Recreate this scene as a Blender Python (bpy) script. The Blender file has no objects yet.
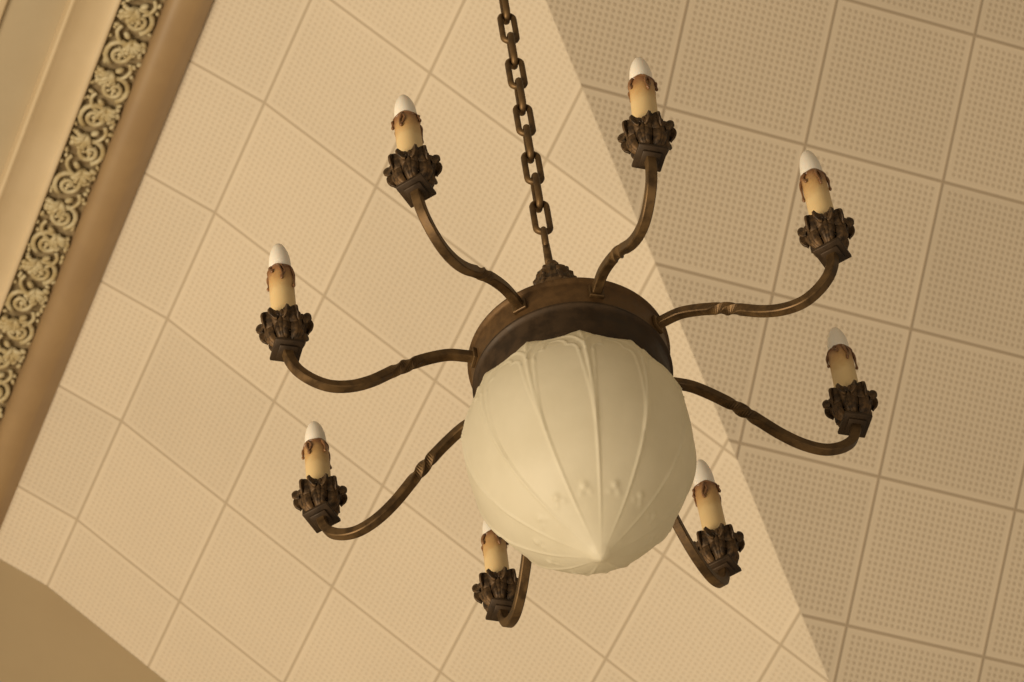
import bpy, bmesh, math, random
from mathutils import Vector, Matrix
random.seed(7)
sc = bpy.context.scene
COL = sc.collection
V = Vector
PI = math.pi
sc.view_settings.view_transform = 'Standard'
sc.view_settings.look = 'None'

# ------------------------------------------------------------------ helpers
def link(name, bm, mats, parent=None, smooth=True, loc=None):
    me = bpy.data.meshes.new(name)
    bmesh.ops.recalc_face_normals(bm, faces=bm.faces)
    for f in bm.faces: f.smooth = smooth
    bm.to_mesh(me); bm.free()
    for m in (mats if isinstance(mats, (list, tuple)) else [mats]): me.materials.append(m)
    o = bpy.data.objects.new(name, me); COL.objects.link(o)
    if parent: o.parent = parent
    if loc is not None: o.location = loc
    return o

def tag(o, label, cat, kind=None, group=None):
    o['label'] = label; o['category'] = cat
    if kind: o['kind'] = kind
    if group: o['group'] = group
    return o

def catmull(pts, n):
    pts = [V(p) for p in pts]; out = []
    P = [2*pts[0]-pts[1]] + pts + [2*pts[-1]-pts[-2]]
    for i in range(1, len(P)-2):
        for k in range(n):
            t = k/n; a, b, c, d = P[i-1:i+3]
            out.append(.5*((2*b)+(c-a)*t+(2*a-5*b+4*c-d)*t*t+(3*b-a-3*c+d)*t**3))
    out.append(pts[-1]); return out

def interp(tab, x):
    if x <= tab[0][0]: return tab[0][1]
    for (a, b), (c, d) in zip(tab, tab[1:]):
        if x <= c: return b+(d-b)*(x-a)/(c-a)
    return tab[-1][1]

def add_lathe(bm, prof, n=48, rf=None):
    rings = []
    for k, (r, z) in enumerate(prof):
        if r < 1e-6: rings.append([bm.verts.new((0, 0, z))])
        else:
            rings.append([bm.verts.new(((r*(rf(2*PI*i/n, z) if rf else 1))*math.cos(2*PI*i/n),
                                        (r*(rf(2*PI*i/n, z) if rf else 1))*math.sin(2*PI*i/n), z)) for i in range(n)])
    for a, b in zip(rings, rings[1:]):
        for i in range(n):
            j = (i+1) % n
            if len(a) == 1 and len(b) == 1: continue
            if len(a) == 1: bm.faces.new((a[0], b[i], b[j]))
            elif len(b) == 1: bm.faces.new((a[i], b[0], a[j]))
            else: bm.faces.new((a[i], b[i], b[j], a[j]))

def add_tube(bm, pts, rad, n=8, caps=True, flat=1.0, up=None):
    pts = [V(p) for p in pts]; rings = []
    prev = None
    for i, p in enumerate(pts):
        t = (pts[min(i+1, len(pts)-1)]-pts[max(i-1, 0)]).normalized()
        if prev is None:
            u = up or (V((0, 0, 1)) if abs(t.z) < .9 else V((1, 0, 0)))
        else: u = prev
        u = (u-t*u.dot(t)).normalized(); prev = u; w = t.cross(u)
        r = rad(i/(len(pts)-1)) if callable(rad) else rad
        rings.append([bm.verts.new(p+r*(math.cos(2*PI*k/n)*w+flat*math.sin(2*PI*k/n)*u)) for k in range(n)])
    for a, b in zip(rings, rings[1:]):
        for k in range(n): bm.faces.new((a[k], a[(k+1) % n], b[(k+1) % n], b[k]))
    if caps: bm.faces.new(rings[0][::-1]); bm.faces.new(rings[-1])

def add_ball(bm, c, r, mat=None, seg=10):
    M = Matrix.Translation(c) @ (mat or Matrix.Identity(4)) @ Matrix.Diagonal((*r, 1))
    nv = seg//2+1; rings = [[bm.verts.new(M @ V((0, 0, 1)))]]
    for i in range(1, nv):
        a = PI*i/nv
        rings.append([bm.verts.new(M @ V((math.sin(a)*math.cos(2*PI*k/seg), math.sin(a)*math.sin(2*PI*k/seg), math.cos(a)))) for k in range(seg)])
    rings.append([bm.verts.new(M @ V((0, 0, -1)))])
    for a, b in zip(rings, rings[1:]):
        for k in range(seg):
            j = (k+1) % seg
            if len(a) == 1: bm.faces.new((a[0], b[k], b[j]))
            elif len(b) == 1: bm.faces.new((a[k], b[0], a[j]))
            else: bm.faces.new((a[k], b[k], b[j], a[j]))

def add_box(bm, c, s, mat=None, bevel=0):
    M = (mat or Matrix.Identity(4)) @ Matrix.Translation(c) @ Matrix.Diagonal((*s, 1))
    r = bmesh.ops.create_cube(bm, size=1, matrix=M)
    if bevel:
        es = list({e for v in r['verts'] for e in v.link_edges})
        bmesh.ops.bevel(bm, geom=es, offset=bevel, segments=1, affect='EDGES')

# ------------------------------------------------------------------ materials
class NT:
    def __init__(s, name):
        s.m = bpy.data.materials.new(name); s.m.use_nodes = True
        s.t = s.m.node_tree; s.b = s.t.nodes['Principled BSDF']; s.out = s.t.nodes['Material Output']
    def n(s, typ, **kw):
        x = s.t.nodes.new(typ)
        for k, v in kw.items(): setattr(x, k, v)
        return x
    def l(s, a, b): s.t.links.new(a, b)
    def math(s, op, a, b=None, c=None, clamp=False):
        x = s.n('ShaderNodeMath', operation=op); x.use_clamp = clamp
        for i, q in enumerate((a, b, c)):
            if q is None: continue
            if isinstance(q, (int, float)): x.inputs[i].default_value = q
            else: s.l(q, x.inputs[i])
        return x.outputs[0]
    def sstep(s, v, lo, hi, a=0., b=1.):
        x = s.n('ShaderNodeMapRange', interpolation_type='SMOOTHSTEP')
        s.l(v, x.inputs[0]); x.inputs[1].default_value = lo; x.inputs[2].default_value = hi
        x.inputs[3].default_value = a; x.inputs[4].default_value = b; return x.outputs[0]
    def mix(s, f, a, b, blend='MIX'):
        x = s.n('ShaderNodeMix', data_type='RGBA', blend_type=blend)
        if isinstance(f, (int, float)): x.inputs[0].default_value = f
        else: s.l(f, x.inputs[0])
        for i, q in ((6, a), (7, b)):
            if isinstance(q, tuple): x.inputs[i].default_value = (*q, 1)
            else: s.l(q, x.inputs[i])
        return x.outputs[2]
    def noise(s, scale, detail=4, coord=None, rough=.6):
        x = s.n('ShaderNodeTexNoise'); x.inputs['Scale'].default_value = scale; x.inputs['Detail'].default_value = detail
        x.inputs['Roughness'].default_value = rough
        if coord is None: coord = s.n('ShaderNodeTexCoord').outputs['Object']
        s.l(coord, x.inputs['Vector']); return x.outputs['Fac']
    def bump(s, h, strength, dist):
        x = s.n('ShaderNodeBump'); x.inputs['Strength'].default_value = strength; x.inputs['Distance'].default_value = dist
        s.l(h, x.inputs['Height']); s.l(x.outputs[0], s.b.inputs['Normal'])

def mat_tiles(name, base, hole, groove, ha=.22, hb=.34):
    k = NT(name)
    uv = k.n('ShaderNodeUVMap').outputs[0]
    sx = k.n('ShaderNodeSeparateXYZ'); k.l(uv, sx.inputs[0])
    fr = [k.math('FRACT', sx.outputs[i]) for i in (0, 1)]
    ed = [k.math('SUBTRACT', .5, k.math('ABSOLUTE', k.math('SUBTRACT', f, .5))) for f in fr]
    e = k.math('MINIMUM', *ed)
    gr = k.sstep(e, .003, .0165, 1, 0)
    shoulder = k.sstep(e, .016, .034, 1, 0)
    inside = k.math('GREATER_THAN', e, .0416)
    h = [k.math('SUBTRACT', k.math('FRACT', k.math('MULTIPLY', k.math('SUBTRACT', f, .0416), 24)), .5) for f in fr]
    d = k.math('SQRT', k.math('ADD', k.math('MULTIPLY', h[0], h[0]), k.math('MULTIPLY', h[1], h[1])))
    ho = k.math('MULTIPLY', k.sstep(d, ha, hb, 1, 0), inside)
    wn = k.n('ShaderNodeTexWhiteNoise', noise_dimensions='2D')
    cm = k.n('ShaderNodeCombineXYZ')
    for i in (0, 1): k.l(k.math('FLOOR', sx.outputs[i]), cm.inputs[i])
    k.l(cm.outputs[0], wn.inputs['Vector'])
    tone = k.math('ADD', .965, k.math('MULTIPLY', wn.outputs['Value'], .07))
    big = k.math('ADD', .93, k.math('MULTIPLY', k.noise(1.7, 3), .14))
    tone = k.math('MULTIPLY', tone, big)
    c = k.mix(k.math('MULTIPLY', shoulder, .6), base, tuple(min(1, x*1.08) for x in base))
    c = k.mix(ho, c, hole)
    c = k.mix(gr, c, groove)
    tc = k.n('ShaderNodeCombineXYZ')
    for i in range(3): k.l(tone, tc.inputs[i])
    c = k.mix(1.0, c, tc.outputs[0], 'MULTIPLY')
    k.l(c, k.b.inputs['Base Color']); k.b.inputs['Roughness'].default_value = .8
    hgt = k.math('SUBTRACT', 1, k.math('MAXIMUM', gr, k.math('MULTIPLY', ho, .6)))
    k.bump(hgt, .5, .004)
    return k.m

def mat_paint(name, a, b, scale=6, rough=.6, bump=0.0, bscale=60):
    k = NT(name)
    k.l(k.mix(k.sstep(k.noise(scale, 5), .35, .65), a, b), k.b.inputs['Base Color'])
    k.b.inputs['Roughness'].default_value = rough
    if bump: k.bump(k.noise(bscale, 4), bump, .004)
    return k.m

def mat_bronze(name, dark, mid, hi, rough=.42, metal=.75, scale=55):
    k = NT(name)
    n1 = k.noise(scale, 6); n2 = k.noise(scale*.25, 4)
    c = k.mix(k.sstep(n1, .35, .62), dark, mid)
    c = k.mix(k.math('MULTIPLY', k.sstep(n2, .52, .75), .55), c, hi)
    k.l(c, k.b.inputs['Base Color']); k.b.inputs['Metallic'].default_value = metal
    k.l(k.sstep(n1, .2, .8, rough-.1, rough+.18), k.b.inputs['Roughness'])
    k.bump(n1, .25, .0012)
    return k.m

TILE = (.72, .622, .487)
M_tileL = mat_tiles('perforated_tile', TILE, (.655, .557, .425), (.51, .42, .305))
M_tileR = mat_tiles('perforated_tile_shade', (.64, .535, .400), (.525, .425, .305), (.41, .32, .22), .20, .38)  # same tiles as the left slope, with the shade put into darker colours
M_plaster = mat_paint('cream_plaster', (.49, .40, .265), (.52, .43, .29), 2.5, .7, .1, 40)
M_wall = mat_paint('tan_wall_paint', (.49, .39, .25), (.52, .42, .27), 1.5, .75, .08, 30)
M_cove = mat_paint('buff_moulding', (.63, .50, .32), (.67, .54, .36), 3, .5)
M_brown = mat_paint('brown_moulding', (.33, .22, .115), (.37, .25, .13), 4, .42)
M_recess = mat_paint('recess_painted_shade', (.24, .17, .085), (.38, .29, .16), 30, .7, .3, 80)  # darker colour stands in for the shade between the carvings
M_carve = mat_paint('cream_gilt_carving', (.60, .52, .33), (.47, .37, .19), 26, .45, .2, 120)
M_bronze = mat_bronze('aged_bronze', (.065, .036, .013), (.125, .072, .027), (.21, .122, .046), .45, .65)
M_dark = mat_bronze('dark_bronze', (.026, .014, .005), (.044, .024, .009), (.054, .030, .011), .55, .45)
M_drum = mat_bronze('drum_bronze', (.090, .047, .016), (.118, .062, .021), (.145, .080, .029), .5, .55, 90)
M_leaf = mat_bronze('leaf_bronze', (.026, .014, .005), (.096, .053, .020), (.22, .118, .040), .55, .45, 130)

def mat_candle():
    k = NT('candle_sleeve_cream')
    tc = k.n('ShaderNodeTexCoord').outputs['Object']
    s = k.n('ShaderNodeSeparateXYZ'); k.l(tc, s.inputs[0])
    z = k.math('ADD', s.outputs[2], k.math('MULTIPLY', k.math('SUBTRACT', k.noise(60, 3), .5), .03))
    c = k.mix(k.sstep(z, .100, .132), (.60, .435, .215), (.46, .275, .105))
    c = k.mix(k.sstep(z, .126, .150), c, (.23, .105, .04))
    k.l(c, k.b.inputs['Base Color']); k.b.inputs['Roughness'].default_value = .5
    k.b.inputs['Subsurface Weight'].default_value = .08; k.b.inputs['Subsurface Radius'].default_value = (.006, .003, .0015)
    return k.m
M_candle = mat_candle()
M_drip = mat_paint('brown_wax', (.13, .058, .022), (.20, .095, .038), 120, .3)
def mat_bulb():
    k = NT('opal_bulb_glass')
    k.b.inputs['Base Color'].default_value = (.76, .70, .61, 1); k.b.inputs['Roughness'].default_value = .3
    k.b.inputs['Subsurface Weight'].default_value = .35; k.b.inputs['Subsurface Radius'].default_value = (.012, .01, .008)
    k.b.inputs['Subsurface Scale'].default_value = 1.0
    return k.m
M_bulb = mat_bulb()
def mat_globe():
    k = NT('frosted_globe_glass')
    n = k.noise(14, 5)
    c = k.mix(k.sstep(n, .3, .7), (.74, .675, .52), (.79, .725, .57))
    k.l(c, k.b.inputs['Base Color']); k.b.inputs['Roughness'].default_value = .48
    k.b.inputs['Specular IOR Level'].default_value = .35
    tr = k.n('ShaderNodeBsdfTranslucent'); k.l(c, tr.inputs[0])
    mx = k.n('ShaderNodeMixShader'); mx.inputs[0].default_value = .5
    k.l(k.b.outputs[0], mx.inputs[1]); k.l(tr.outputs[0], mx.inputs[2]); k.l(mx.outputs[0], k.out.inputs[0])
    k.bump(k.noise(180, 3), .06, .001)
    return k.m
M_globe = mat_globe()

# ------------------------------------------------------------------ camera
C = V((-0.28630472754, -3.27595881, -3.9357977931))
R = Matrix(((0.9936209004591674, 0.054653981013725914, -0.09864303589237657),
            (-0.10449051288482818, 0.7751973652940454, -0.6230174777309508),
            (0.04241743612924949, 0.6293504486377376, 0.7759631266443654)))
cam = bpy.data.cameras.new('camera'); co = bpy.data.objects.new('camera', cam); COL.objects.link(co)
rot = Matrix((R[0], -R[1], -R[2])).transposed()
co.matrix_world = Matrix.Translation(C) @ rot.to_4x4()
cam.sensor_width = 36; cam.lens = 4237.634/1024*36; cam.clip_end = 100; cam.clip_start = .05
cam.dof.use_dof = True; cam.dof.focus_distance = 5.15; cam.dof.aperture_fstop = 28
sc.camera = co

# ------------------------------------------------------------------ the setting
I = V((-0.43219104787660695, 0.9017820679827918, 0)); J = V((0.9017820679827918, 0.43219104787660695, 0))
jL = V((0.6943351103623197, 0.3327693348308372, -0.6380935075005759))
iR = V((-0.3207621549846025, 0.6993355305359894, -0.6387812267588803)); J2 = V((0.9089499013547072, 0.4169053571582741, 0))
S = V((-0.4007027642827764, 3.5547443349082437, 5.641581443801687)); S2 = V((0.6551576028689678, 3.336738983550597, 5.128297392322269))
X0 = V((0.36475869675054706, 3.0345176891654626, 5.255852279567291)); DD = V((-0.2933930267102514, -0.8091673699362535, 0.5090861413437258))
Z = V((0, 0, 1))
WI = 1.877                                     # end wall, along I from S
top = X0+DD*((S.z-X0.z)/DD.z)                  # the seam at the upper fold
iw = (DD.dot(I)); bot = X0+DD*((WI-(X0-S).dot(I))/iw)

def sheet(name, polys, uvf, mat):
    bm = bmesh.new(); uvl = bm.loops.layers.uv.new('UVMap')
    for poly, fn in polys:
        f = bm.faces.new([bm.verts.new(p) for p in poly])
        for lp in f.loops: lp[uvl].uv = fn(lp.vert.co)
    me = bpy.data.meshes.new(name); bm.to_mesh(me); bm.free(); me.materials.append(mat)
    o = bpy.data.objects.new(name, me); COL.objects.link(o); return o

SA, CA, LS, LX = math.sin(math.radians(26)), math.cos(math.radians(26)), .222, .30
sv = -J*CA+Z*SA
uvL = lambda p: ((p-S).dot(I)/.4, (p-S).dot(jL)/.40505)
uvS = lambda p: ((p-S).dot(I)/.4, -((p-S).dot(sv))/.40505)
uvR = lambda p: ((p-S2).dot(J2)/.4123, (p-S2).dot(iR)/.40956)
i_top = (top-S).dot(I)
ceilL = sheet('ceiling', [
    ([top, bot, S+I*WI], uvL),
    ([top, S+I*WI, S+I*WI+sv*LX, top+sv*LX-I*LX*CA], uvS)], None, M_tileL)
tag(ceilL, 'bright slope of cream perforated square tiles behind the chandelier, left of the diagonal seam', 'ceiling', 'structure')
# the slope to the right of the seam
I2 = V((iR.x, iR.y, 0)).normalized()
sv2 = -I2*CA+Z*SA
far = 4.2
r_top = top+J2*far; lo = bot+J2*(far+1.5)
bot2 = X0+DD*((2.2-(X0-S).dot(I))/iw)
r_lo = r_top+iR*((bot2-r_top).dot(iR))
uvR2 = lambda p: ((p-S2).dot(J2)/.4123, -((p-top).dot(sv2))/.40956)
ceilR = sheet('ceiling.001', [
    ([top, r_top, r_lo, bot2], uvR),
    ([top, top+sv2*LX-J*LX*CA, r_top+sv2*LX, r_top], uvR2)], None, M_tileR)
tag(ceilR, 'slope of cream perforated square tiles with shade put into their colour, right of the diagonal seam', 'ceiling', 'structure')

ZE = S.z+LS*SA; JE = S.dot(J)-LS*CA
def IJ(i, j, z): return I*i+J*j+Z*z
def IK(i, j, z): return I*i+J*(j-.006+.024*(i-3.72))+Z*z      # the moulding runs a touch out of square
SI = S.dot(I); WALL_I = SI+WI
# flat plaster ceiling inside the moulding
bm = bmesh.new()
zf = ZE+.012
it = (top-I*LS*CA).dot(I)
vs = [bm.verts.new(IJ(a, b, zf)) for a, b in ((-5, -3.5), (WALL_I, -3.5), (WALL_I, .60), (it-.37, .60), (it-.37, 6.2), (-5, 6.2))]
bm.faces.new(vs)
o = link('ceiling.002', bm, M_plaster, smooth=False)
tag(o, 'flat plain plaster ceiling in the upper left corner beyond the carved moulding', 'ceiling', 'structure')

def extrude_profile(name, prof, mat, i0, i1, label, cat='moulding', smooth=True, n=6, spline=True):
    pts = catmull([(a, b, 0) for a, b in prof], n) if spline else [V((a, b, 0)) for a, b in prof]
    bm = bmesh.new(); prev = None
    for p in pts:
        d = JE-p.x                                   # mitred round the corner above the frame
        pr = [bm.verts.new(q) for q in (IK(i1, p.x, p.y), IK(it-d, p.x, p.y), IJ(it-d-.10, 6.2, p.y))]
        if prev:
            for a in (0, 1): bm.faces.new((prev[a], prev[a+1], pr[a+1], pr[a]))
        prev = pr
    o = link(name, bm, mat, smooth=smooth)
    return tag(o, label, cat, 'structure')
MI0 = it-.37
# brown half-round next to the tiles
extrude_profile('trim_1', [(JE-.004, ZE+.03), (JE-.006, ZE-.002), (JE-.014, ZE-.014), (JE-.034, ZE-.036), (JE-.052, ZE-.050), (JE-.076, ZE-.056), (JE-.100, ZE-.052), (JE-.118, ZE-.038), (JE-.127, ZE-.016), (JE-.129, ZE+.014)],
    M_brown, MI0, WALL_I, 'smooth brown rounded moulding between the tiles and the carved band')
# recessed ground of the carved band
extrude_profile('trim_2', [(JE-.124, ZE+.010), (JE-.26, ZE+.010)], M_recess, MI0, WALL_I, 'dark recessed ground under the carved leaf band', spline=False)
# fillet + cove + ridge on the plaster side
extrude_profile('trim_3', [(JE-.246, ZE+.014), (JE-.247, ZE-.012), (JE-.254, ZE-.017), (JE-.262, ZE-.012), (JE-.266, ZE-.006), (JE-.285, ZE-.001), (JE-.31, ZE-.002), (JE-.335, ZE-.008), (JE-.358, ZE-.019),
    (JE-.370, ZE-.027), (JE-.376, ZE-.027), (JE-.380, ZE-.020), (JE-.382, ZE+.014)], M_cove, MI0, WALL_I, 'smooth buff cove moulding on the left of the carved band')
extrude_profile('trim_4', [(JE-.536, ZE+.0125), (JE-.540, ZE-.004), (JE-.552, ZE-.008), (JE-.62, ZE-.008), (JE-.66, ZE-.008), (JE-.67, ZE+.0125)], M_cove, MI0, WALL_I,
    'pale flat plaster fillet at the extreme upper left corner', n=3)

# carved band: scrolls, leaves, rosettes
def carved_band():
    bm = bmesh.new(); leg = 0
    zc = ZE+.006
    jc = JE-.187
    def pt(a, b, h):
        if not leg: return IK(a, jc+b, zc-h)
        u = a-it; return IJ(it-.187+b-.10*(u/5.2), JE-.04+u, zc-h)
    def tube(path, r0, r1=None, n=7):
        r1 = r0 if r1 is None else r1
        add_tube(bm, [pt(*p) for p in path], lambda t: (r0+(r1-r0)*t), n)
    def ball(a, b, h, ra, rb, rh, ang=0):
        M = Matrix((I, J, Z)).transposed().to_4x4() @ Matrix.Rotation(ang, 4, 'Z')
        add_ball(bm, pt(a, b, h), (ra, rb, rh), M, 8)
    a = it-.10
    k = 0
    while True:
        if a > (WALL_I-.05, it+4.6)[leg]:
            if leg: break
            leg = 1; a = it+.03
        s = 1 if k % 2 else -1
        jt = lambda q: random.uniform(-q, q)
        # volute
        cx, cy = a, .010*s+jt(.004)
        path = []
        for q in range(26):
            t = q/25; ang = s*(.4+t*3.4*PI); rr = .040*(1-t)**.8+.005
            path.append((cx+rr*math.cos(ang), cy+rr*math.sin(ang)*.95, .010+.010*t))
        tube(path, .0085, .0055)
        ball(cx, cy, .020, .009, .009, .008)
        for q in range(5):
            an = 2*PI*q/5+jt(.3)
            ball(cx+.016*math.cos(an), cy+.016*math.sin(an), .014, .0085, .0055, .006, an)
        # stem on to the next volute
        st = [(a+.030, -.030*s, .008), (a+.052, -.038*s, .012), (a+.078, -.022*s, .014), (a+.098, .016*s, .012), (a+.112, .040*s, .009)]
        tube([tuple(p) for p in catmull(st, 6)], .0065, .0050)
        # leaf spray with lobes
        for q in range(6):
            t = q/5; an = s*(-1.1+2.3*t)+jt(.15)
            L = .030+.012*math.sin(PI*t)
            bx, by = a+.070, .014*s
            m = [(bx+L*u*math.cos(an+.5*u*s), by+L*u*math.sin(an+.5*u*s), .010+.012*math.sin(PI*u*.8)) for u in (0, .33, .66, 1)]
            tube(m, .0100, .0065, 6)
            ball(m[-1][0], m[-1][1], m[-1][2], .0105+jt(.003), .0085, .0085, an)
        # small berries and leaves at the margins
        for q in range(4):
            ball(a+.02*q+jt(.01), (-.050 if s > 0 else .050)+jt(.006), .009, .009+jt(.003), .0065, .008, jt(1.5))
            ball(a+.025*q+.02+jt(.01), (.047 if s > 0 else -.047)+jt(.007), .008, .010, .006, .008, jt(1.5))
        ball(a+.055, -.008*s, .013, .014, .009, .010, .8*s)
        a += .112+jt(.012); k += 1
    o = link('trim_5', bm, M_carve)
    tag(o, 'carved cream and gilt scrolling leaf ornament band between brown and buff mouldings', 'carved moulding', 'structure')
carved_band()

# end wall, lower left
bm = bmesh.new()
vs = [bm.verts.new(IJ(WALL_I+.001, a, b)) for a, b in ((-3.5, -5.6), (5.2, -5.6), (5.2, 2.9), (JE+.2, ZE+.3), (-3.5, ZE+.3))]
bm.faces.new(vs)
bm.verts.ensure_lookup_table()
o = link('wall_end', bm, M_wall, smooth=False)
tag(o, 'plain tan end wall in the lower left corner below the tiles', 'wall', 'structure')

# ------------------------------------------------------------------ chandelier
root = bpy.data.objects.new('chandelier', None); COL.objects.link(root)
root.empty_display_size = .1
tag(root, 'bronze chandelier with eight candle arms and frosted glass bowl hanging on a chain', 'chandelier')

# drum
bm = bmesh.new()
add_lathe(bm, [(.030, .184), (.040, .150), (.055, .120), (.080, .090), (.108, .066), (.117, .0615), (.1225, .0610), (.1245, .0590), (.1245, .0565), (.1215, .0545), (.1205, .050),
               (.1205, .0170), (.1205, .0150)], 128)
drum = link('drum', bm, M_drum, root)
bm = bmesh.new()
add_lathe(bm, [(.1200, .0165), (.1208, .0160), (.1222, .0148), (.1226, .0130), (.1218, .0112), (.1195, .0100), (.1180, .004), (.1165, -.012), (.1150, -.030), (.1120, -.040), (.09, -.043), (.0, -.043)], 128)
link('glass_holder', bm, M_dark, root)

# dome under the hook: lobed leaf cap
CX = -.004
bm = bmesh.new()
add_lathe(bm, [(.020, .176), (.0275, .180), (.0315, .188), (.031, .197), (.0265, .203), (.028, .209), (.0255, .217), (.0175, .228), (.0125, .235), (.0095, .238), (.0105, .242), (.0085, .247), (.0, .249)],
          96, lambda th, z: 1+.10*abs(math.cos(4*th+(z > .204)*.8))*(1 if z < .23 else .3)+.03*math.sin(24*th)*(z < .23))
for k in range(8):
    th = 2*PI*k/8+.2
    for (rr, zz, s) in ((.030, .193, .0075), (.027, .207, .0062), (.033, .183, .0055), (.022, .221, .0050)):
        add_ball(bm, V((rr*math.cos(th), rr*math.sin(th), zz)), (s, s*.8, s), Matrix.Rotation(th, 4, 'Z'), 8)
for v in bm.verts: v.co = V((v.co.x*.86, v.co.y*.86, v.co.z))
link('leaf_cap', bm, M_leaf, root, loc=(CX+.003, 0, 0))

# hook: flattened eye rising from the cap
bm = bmesh.new()
add_tube(bm, [(0, 0, .244), (0, 0, .268), (0, 0, .288)], lambda t: .0056-.0008*t, 10)
ov = [(0, .0075*math.sin(2*PI*k/28), .301+.017*-math.cos(2*PI*k/28)) for k in range(29)]
add_tube(bm, ov, .0040, 8, caps=False, up=V((1, 0, 0)))
link('hook', bm, M_bronze, root, loc=(CX, 0, 0))

# chain: links alternate face-on and edge-on
def link_bm(L=.0700, W=.0268, r=.0042):
    bm = bmesh.new(); hw = W/2-r; hl = L/2-hw-r; pts = []
    for k in range(13):
        a = PI*k/12; pts.append((hw*math.cos(a), 0, hl+hw*math.sin(a)))
    for k in range(13):
        a = PI+PI*k/12; pts.append((hw*math.cos(a), 0, -hl+hw*math.sin(a)))
    rings = []
    n = 10
    P = [V(p) for p in pts]
    for i, p in enumerate(P):
        t = (P[(i+1) % len(P)]-P[i-1]).normalized(); u = V((0, 1, 0)); w = t.cross(u)
        rings.append([bm.verts.new(p+r*(math.cos(2*PI*k/n)*w+1.1*math.sin(2*PI*k/n)*u)) for k in range(n)])
    for i in range(len(P)):
        a, b = rings[i], rings[(i+1) % len(P)]
        for k in range(n): bm.faces.new((a[k], a[(k+1) % n], b[(k+1) % n], b[k]))
    return bm
PITCH = .0532
zl = .3455
first = None; nl = 0
CANOPY_Z = zf-.11
while zl < CANOPY_Z-.02:
    if first is None:
        o = first = link('chain_link', link_bm(), M_bronze, root)
    else:
        o = first.copy(); COL.objects.link(o); o.parent = root
    o.location = (CX, 0, zl)
    o.rotation_euler = (0, 0, (.12 if nl % 2 == 0 else PI/2+.10)+.05*math.sin(nl*1.7))
    nl += 1; zl += PITCH
zl -= PITCH
# canopy against the flat ceiling, above the frame
bm = bmesh.new()
d = zl+.028
add_lathe(bm, [(.0, zf), (.075, zf), (.078, zf-.008), (.070, zf-.02), (.045, zf-.04), (.022, zf-.055), (.010, zf-.062), (.006, zf-.066), (.0045, d+.012), (.0, d+.010)], 48)
link('ceiling_canopy', bm, M_bronze, root, loc=(CX, 0, 0))
bm = bmesh.new()
add_tube(bm, [(.009*math.sin(2*PI*k/24), 0, d+.005-.0125*math.cos(2*PI*k/24)) for k in range(25)], .0035, 8, caps=False, up=V((0, 1, 0)))
o = link('canopy_ring', bm, M_bronze, root, loc=(CX, 0, 0)); o.rotation_euler = (0, 0, PI/2 if nl % 2 else 0)

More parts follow.
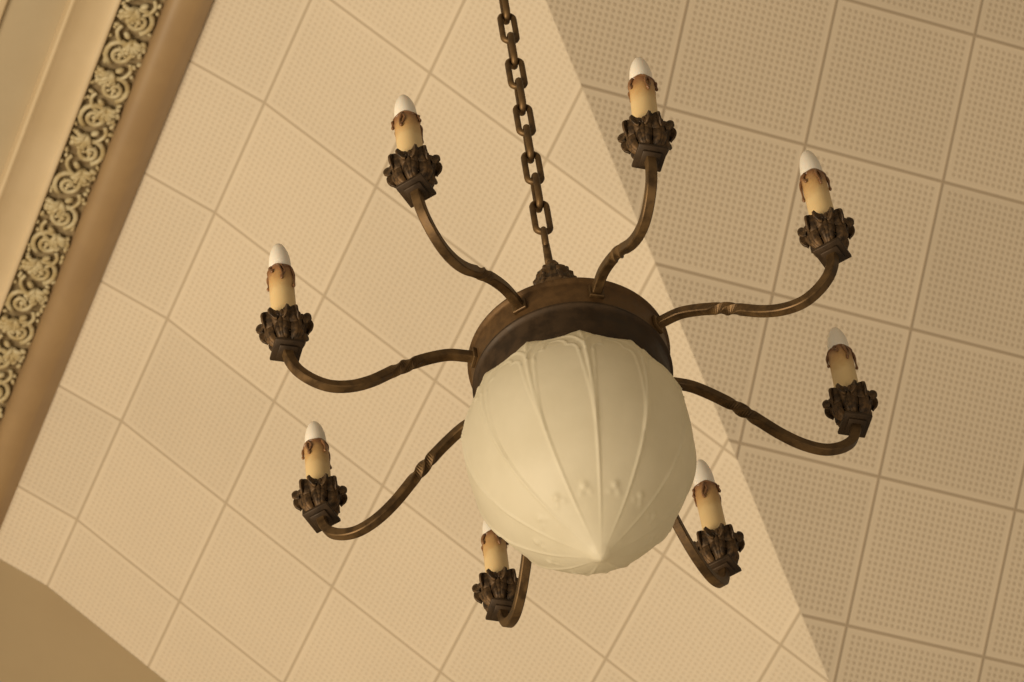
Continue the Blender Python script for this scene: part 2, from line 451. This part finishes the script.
# frosted bowl with twelve ribbed panels
GP = [(-.045, .1240), (-.052, .1285), (-.062, .1325), (-.08, .1370), (-.1, .1392), (-.12, .1393), (-.145, .1365), (-.17, .1300), (-.195, .1188), (-.22, .1045), (-.245, .0835), (-.27, .0575), (-.288, .0330), (-.299, .0165), (-.305, .0090), (-.309, 0)]
def globe():
    prof = [(p.x, p.y) for p in catmull([(r, z, 0) for z, r in GP], 12)]
    L = [0]
    for a, b in zip(prof, prof[1:]): L.append(L[-1]+math.dist(a, b))
    tot = L[-1]; NV, NU = 190, 480
    R0 = math.radians(-83)
    def at(s):
        s = max(0, min(tot, s))
        for k in range(len(L)-1):
            if s <= L[k+1]:
                t = (s-L[k])/(L[k+1]-L[k]+1e-12)
                return prof[k][0]+(prof[k+1][0]-prof[k][0])*t, prof[k][1]+(prof[k+1][1]-prof[k][1])*t
        return prof[-1]
    # tracery lines as polylines in (s, y): s across half a panel 0..1, y down from the rim
    gothic = [(1-math.cos(t)*0-(1-math.cos(PI/2*q/14))*1.0, .048-.040*math.sin(PI/2*q/14)) for q, t in [(q, 0) for q in range(15)]]
    tre = []
    for q in range(11):
        a = PI*.55*q/10
        tre.append((.52+.24*math.cos(a), .052-.016*math.sin(a)))
    for q in range(11):
        a = PI/2*q/10
        tre.append((.42*math.cos(a), .036-.018*math.sin(a)))
    side = [(.76, .052), (.80, .075), (.90, .115), (1.0, .16)]
    def dline(poly, px, py, w):
        best = 1e9
        for (ax, ay), (bx, by) in zip(poly, poly[1:]):
            ax *= w; bx *= w
            dx, dy = bx-ax, by-ay; q = dx*dx+dy*dy
            t = 0 if q < 1e-12 else max(0, min(1, ((px-ax)*dx+(py-ay)*dy)/q))
            e = math.hypot(px-ax-t*dx, py-ay-t*dy)
            if e < best: best = e
        return best
    cellN = NU//12
    disp = {}
    bm = bmesh.new(); rings = []
    for v in range(NV+1):
        s = tot*(v/NV)
        r, z = at(s)
        r2, z2 = at(s+1e-4); r1, z1 = at(s-1e-4)
        tr, tz = r2-r1, z2-z1; ln = math.hypot(tr, tz) or 1
        nr, nz = -tz/ln, tr/ln
        w = r*math.tan(PI/12)
        row = []
        for c in range(cellN):
            u = abs((c/cellN)*2-1)            # 1 on the rib, 0 mid panel
            th = u*PI/12
            flat = math.cos(PI/12)/math.cos(th)            # polygon
            fb = .38*min(1, max(0, (tot-s)/.14))
            rr = r*(1+fb*(flat*1.018-1))
            x = u*w
            d = 0.0
            dr = (1-u)*w
            fade = min(1, max(.06, (tot-s-.015)/.13))
            d += (.0017*math.exp(-(dr/.0021)**2))*fade*(1 if s > .045 else .6)
            if s < .17:
                for poly, h, wd in ((gothic, .0017, .0016), (tre, .0014, .0013), (side, .0010, .0014)):
                    e = dline(poly, x, s, w if s < .1 else w)
                    d += h*math.exp(-(e/wd)**2)
            # ring of small bosses, mid panel
            sb = tot-.088
            d += .0022*math.exp(-((x/.0048)**2+((s-sb)/.0048)**2))
            d += .0008*math.exp(-(((x-.006)/.004)**2+((s-sb-.008)/.004)**2))
            # pendant knob
            if tot-s < .03: d += .0022*math.exp(-((tot-s-.0)/.011)**2)
            zoff = 0
            k = max(0, 1-s/.03)
            zoff = .0030*k*math.cos(2*PI*c/cellN)
            rr2 = rr+nr*d+.0010*k*math.cos(2*PI*c/cellN)
            row.append((rr2, z+nz*d+zoff))
        if v == NV:
            rings.append([bm.verts.new((0, 0, row[0][1]))]); continue
        rg = []
        for q in range(NU):
            rr, zz = row[q % cellN]; th = R0+2*PI*q/NU
            rg.append(bm.verts.new((rr*math.cos(th), rr*math.sin(th), zz)))
        rings.append(rg)
    # turned-in lip at the rim
    for a, b in zip(rings, rings[1:]):
        for q in range(NU):
            j = (q+1) % NU
            if len(b) == 1: bm.faces.new((a[q], b[0], a[j]))
            else: bm.faces.new((a[q], b[q], b[j], a[j]))
    lip = []
    for q in range(NU):
        v0 = rings[0][q].co
        lip.append(bm.verts.new((v0.x*.955, v0.y*.955, v0.z+.0015)))
    inn = []
    for q in range(NU):
        v0 = rings[0][q].co
        inn.append(bm.verts.new((v0.x*.93, v0.y*.93, v0.z-.012)))
    for q in range(NU):
        j = (q+1) % NU
        bm.faces.new((rings[0][q], rings[0][j], lip[j], lip[q]))
        bm.faces.new((lip[q], lip[j], inn[j], inn[q]))
    o = link('glass_bowl', bm, M_globe, root)
    o['label'] = 'frosted white ribbed glass bowl'
    tilt = math.radians(-1.0)                       # hangs slightly askew about its tip
    T = Matrix.Translation((0, 0, -.309))
    o.matrix_local = Matrix.Translation((-.003, 0, 0)) @ T @ Matrix.Rotation(tilt, 4, 'Y') @ Matrix.Diagonal((.982, .982, 1, 1)) @ T.inverted()
globe()

# arms -----------------------------------------------------------------
ARM = [(.1195, .0355), (.135, .0360), (.155, .0335), (.180, .0215), (.205, .0050), (.229, -.0145), (.255, -.0370), (.280, -.0520), (.305, -.0580), (.326, -.0525), (.344, -.0385), (.3535, -.0210), (.357, -.0030)]
POS = [[-0.1701, -0.3232, -0.1699, -0.3188, -0.1703, -0.319], [0.1038, -0.3361, 0.1112, -0.3403, 0.1145, -0.3392], [0.3162, -0.1665, 0.3147, -0.1726, 0.315, -0.1751], [0.3428, 0.1036, 0.3492, 0.1052, 0.3476, 0.1078], [0.1741, 0.3179, 0.1703, 0.3046, 0.1703, 0.3023], [-0.1076, 0.3488, -0.0984, 0.3563, -0.1040, 0.3552], [-0.3207, 0.162, -0.3188, 0.1737, -0.3186, 0.1717], [-0.3396, -0.1062, -0.3391, -0.1095, -0.3385, -0.1168]]
PHI = -2.058792970897382
SQ = .0059
def arm_bm(px, py, az0):
    bm = bmesh.new()
    r1 = math.hypot(px, py); az1 = math.atan2(py, px)
    while az1-az0 > PI: az1 -= 2*PI
    while az1-az0 < -PI: az1 += 2*PI
    pr = catmull([(r, z, 0) for r, z in ARM], 9)
    pts = []
    for p in pr:
        t = (p.x-.1195)/(.357-.1195)
        r = .1195+(r1-.1195)*t; az = az0+(az1-az0)*min(1, t*1.3)
        pts.append(V((r*math.cos(az), r*math.sin(az), p.y)))
    rings = []
    rad = V((math.cos(az1), math.sin(az1), 0)); side = V((-rad.y, rad.x, 0))
    for i, p in enumerate(pts):
        t = (pts[min(i+1, len(pts)-1)]-pts[max(i-1, 0)]).normalized()
        u = t.cross(side).normalized(); w = side
        rr = pr[i].x
        tw = min(1, max(0, (rr-.190)/(.236-.190))); tw = tw*tw*(3-2*tw)
        a = tw*PI
        sc_ = 1.0+.10*math.sin(PI*tw)
        uu = math.cos(a)*u+math.sin(a)*w; ww = -math.sin(a)*u+math.cos(a)*w
        c = .0012; h = SQ*sc_
        oct_ = [(h, h-c), (h-c, h), (-h+c, h), (-h, h-c), (-h, -h+c), (-h+c, -h), (h-c, -h), (h, -h+c)]
        rings.append([bm.verts.new(p+uu*x+ww*y) for x, y in oct_])
    for a, b in zip(rings, rings[1:]):
        for k in range(8): bm.faces.new((a[k], a[(k+1) % 8], b[(k+1) % 8], b[k]))
    bm.faces.new(rings[0][::-1]); bm.faces.new(rings[-1])
    # little square flange on the drum
    M = Matrix.Rotation(az0, 4, 'Z')
    add_box(bm, V((.1225, 0, .0350)), (.005, .0185, .0185), M, .001)
    return bm

def plate_bm():
    bm = bmesh.new()
    add_box(bm, V((0, 0, -.0005)), (.0350, .0350, .0050), None, .0008)
    add_box(bm, V((0, 0, -.0045)), (.0225, .0225, .0040), None, .0008)
    add_box(bm, V((0, 0, .0040)), (.0200, .0200, .0050), None, .001)
    return bm

LP = catmull([(.0100, .0040, 0), (.0170, .0050, 0), (.0240, .0110, 0), (.0285, .0200, 0), (.0305, .0300, 0), (.0310, .0390, 0), (.0335, .0455, 0), (.0375, .0470, 0), (.0400, .0435, 0), (.0390, .0385, 0), (.0360, .0365, 0)], 6)
def cup_bm():
    bm = bmesh.new()
    NU = 26; NV = len(LP)-1; NL = 6
    wtab = [(0, .0055), (.12, .0062), (.25, .0088), (.40, .0160), (.55, .0190), (.72, .0175), (.85, .0150), (.95, .0100), (1, .0055)]
    for leaf in range(NL):
        th0 = 2*PI*leaf/NL
        out = leaf % 2
        rows = []
        for v, p in enumerate(LP):
            q = v/NV
            lob = abs(math.sin(PI*(3.35*q-.30)))**.7 if q > .09 else .35
            wid = interp(wtab, q)*(.66+.36*lob)
            t = (LP[min(v+1, NV)]-LP[max(v-1, 0)]).normalized(); nr, nz = t.y, -t.x
            row = []
            for k in range(NU+1):
                u = -1+2*k/NU; au = abs(u); g = min(1, q*3.5)
                dd = -.0070*au**2.4*g
                dd += .0048*lob*math.exp(-((au-.62)/.24)**2)*g          # swelling of each lobe
                dd += .0034*math.exp(-(u/.13)**2)*(1-.5*q)              # midrib
                r = p.x+nr*dd+.0012*out*g; z = p.y+nz*dd
                x = u*wid
                row.append(bm.verts.new((r*math.cos(th0)-x*math.sin(th0), r*math.sin(th0)+x*math.cos(th0), z)))
            rows.append(row)
        for a, b in zip(rows, rows[1:]):
            for k in range(NU): bm.faces.new((a[k], a[k+1], b[k+1], b[k]))
    for v in bm.verts: v.co = V((v.co.x*.70, v.co.y*.70, .002+v.co.z*.90))
    return bm
def core_bm():
    bm = bmesh.new()
    add_lathe(bm, [(.0, .004), (.010, .004), (.0125, .009), (.0150, .016), (.0166, .022), (.0172, .034), (.0176, .044), (.0160, .045), (.0, .045)], 28)
    return bm

def sleeve_bm():
    bm = bmesh.new()
    add_lathe(bm, [(.0, .030), (.0156, .030), (.0156, .060), (.0154, .100), (.0153, .140), (.0155, .149), (.0152, .1525), (.0140, .1535), (.0120, .1530), (.0110, .149), (.0, .149)], 32,
              lambda th, z: 1+.015*math.sin(3*th+z*70)*math.sin(z*50))
    return bm

def drips_bm(seed):
    rnd = random.Random(seed); bm = bmesh.new()
    n = 40
    ring = [(.0148*math.cos(2*PI*k/n), .0148*math.sin(2*PI*k/n), .1515+.0010*math.sin(2*PI*k/n*5+seed)) for k in range(n+1)]
    add_tube(bm, ring, .0019, 7, caps=False, up=V((0, 0, 1)))
    angs = [0, 1.15, 2.3, 3.3, 4.2, 5.25]
    for q, a in enumerate(angs):
        a = a+rnd.uniform(-.25, .25)
        L = (.026 if q == 0 else rnd.choice((.010, .016, .022, .034)))
        pts = []
        for k in range(9):
            t = k/8; aa = a+.10*math.sin(t*5+seed+q)
            rr = .0150+.0022*min(1, t*3)-(0 if t else .001)
            pts.append((rr*math.cos(aa), rr*math.sin(aa), .1520-L*t))
        add_tube(bm, pts, lambda t: .0017+.0005*math.sin(t*7), 8)
        e = V(pts[-1]); add_ball(bm, e, (.0021, .0021, .0030), None, 8)
        if q == 0:                                       # second runnel looping beside the main one
            lp = []
            for k in range(11):
                t = k/10; aa = a+.30*math.sin(PI*t); lp.append((.0166*math.cos(aa), .0166*math.sin(aa), .1500-.021*t))
            add_tube(bm, lp, .0014, 7)
    return bm

def bulb_bm():
    bm = bmesh.new()
    add_lathe(bm, [(.0, .132), (.0118, .132), (.0130, .1400), (.0136, .1500), (.0135, .1580), (.0127, .1665), (.0111, .1750), (.0087, .1830), (.0058, .1890), (.0030, .1920), (.0, .1928)], 32)
    return bm

proto = {}
def sub(name, key, maker, mat, parent, M, thick=None):
    if key not in proto:
        o = proto[key] = link(name, maker(), mat)
        if thick:
            md = o.modifiers.new('thickness', 'SOLIDIFY'); md.thickness = thick; md.offset = -1
    else:
        o = proto[key].copy(); COL.objects.link(o)
    o.parent = parent; o.matrix_local = M
    return o

for k in range(8):
    ax, ay, tx, ty, ux, uy = POS[k]
    az0 = PHI+k*PI/4
    arm = link('candle_arm', arm_bm(ax, ay, az0), M_bronze, root, smooth=False)
    A = V((ax, ay, 0)); U = V((ux, uy, .1945))
    zax = (U-A).normalized(); az = math.atan2(ay, ax)
    T = A.to_4d()
    q = Z.rotation_difference(zax).to_matrix().to_4x4()
    base = Matrix.Translation(A) @ q
    rnd = random.Random(k*11+3)
    sub('square_plate', 'plate', plate_bm, M_dark, arm, base @ Matrix.Rotation(az, 4, 'Z'))
    front = math.radians(-95+rnd.uniform(-12, 12))
    sub('leaf_cup', 'cup', cup_bm, M_leaf, arm, base @ Matrix.Rotation(front, 4, 'Z'), .0026)
    sub('candle_socket', 'core', core_bm, M_leaf, arm, base)
    DN = Matrix.Translation((0, 0, -.0125))
    cs = sub('candle_sleeve', 'sleeve', sleeve_bm, M_candle, arm, base @ DN @ Matrix.Rotation(rnd.uniform(0, 6), 4, 'Z'))
    sub('wax_drips', 'drip%d' % (k % 4), lambda: drips_bm(k % 4+1), M_drip, arm, base @ DN @ Matrix.Rotation(math.radians(-95+rnd.uniform(-35, 35)), 4, 'Z'))
    sub('bulb', 'bulb', bulb_bm, M_bulb, arm, base)

# ------------------------------------------------------------------ light
w = bpy.data.worlds.new('world'); sc.world = w; w.use_nodes = True
bg = w.node_tree.nodes['Background']; bg.inputs[0].default_value = (1.0, .82, .585, 1); bg.inputs[1].default_value = .265
def area(name, loc, target, size, power, col):
    l = bpy.data.lights.new(name, 'AREA'); l.shape = 'DISK'; l.size = size; l.energy = power; l.color = col
    o = bpy.data.objects.new(name, l); COL.objects.link(o); o.location = loc
    o.rotation_euler = (V(target)-V(loc)).to_track_quat('-Z', 'Y').to_euler(); return o
area('hall_light', IJ(.3, -7.6, -4.6), IJ(3.2, 2.4, 5.0), 6.0, 1270, (1.0, .835, .605))
area('added_fill_light', IJ(-4.2, 2.0, -4.4), IJ(2.8, 3.0, 5.0), 3.5, 60, (1.0, .80, .56))  # added fill to brighten the right slope, no actual fixture there
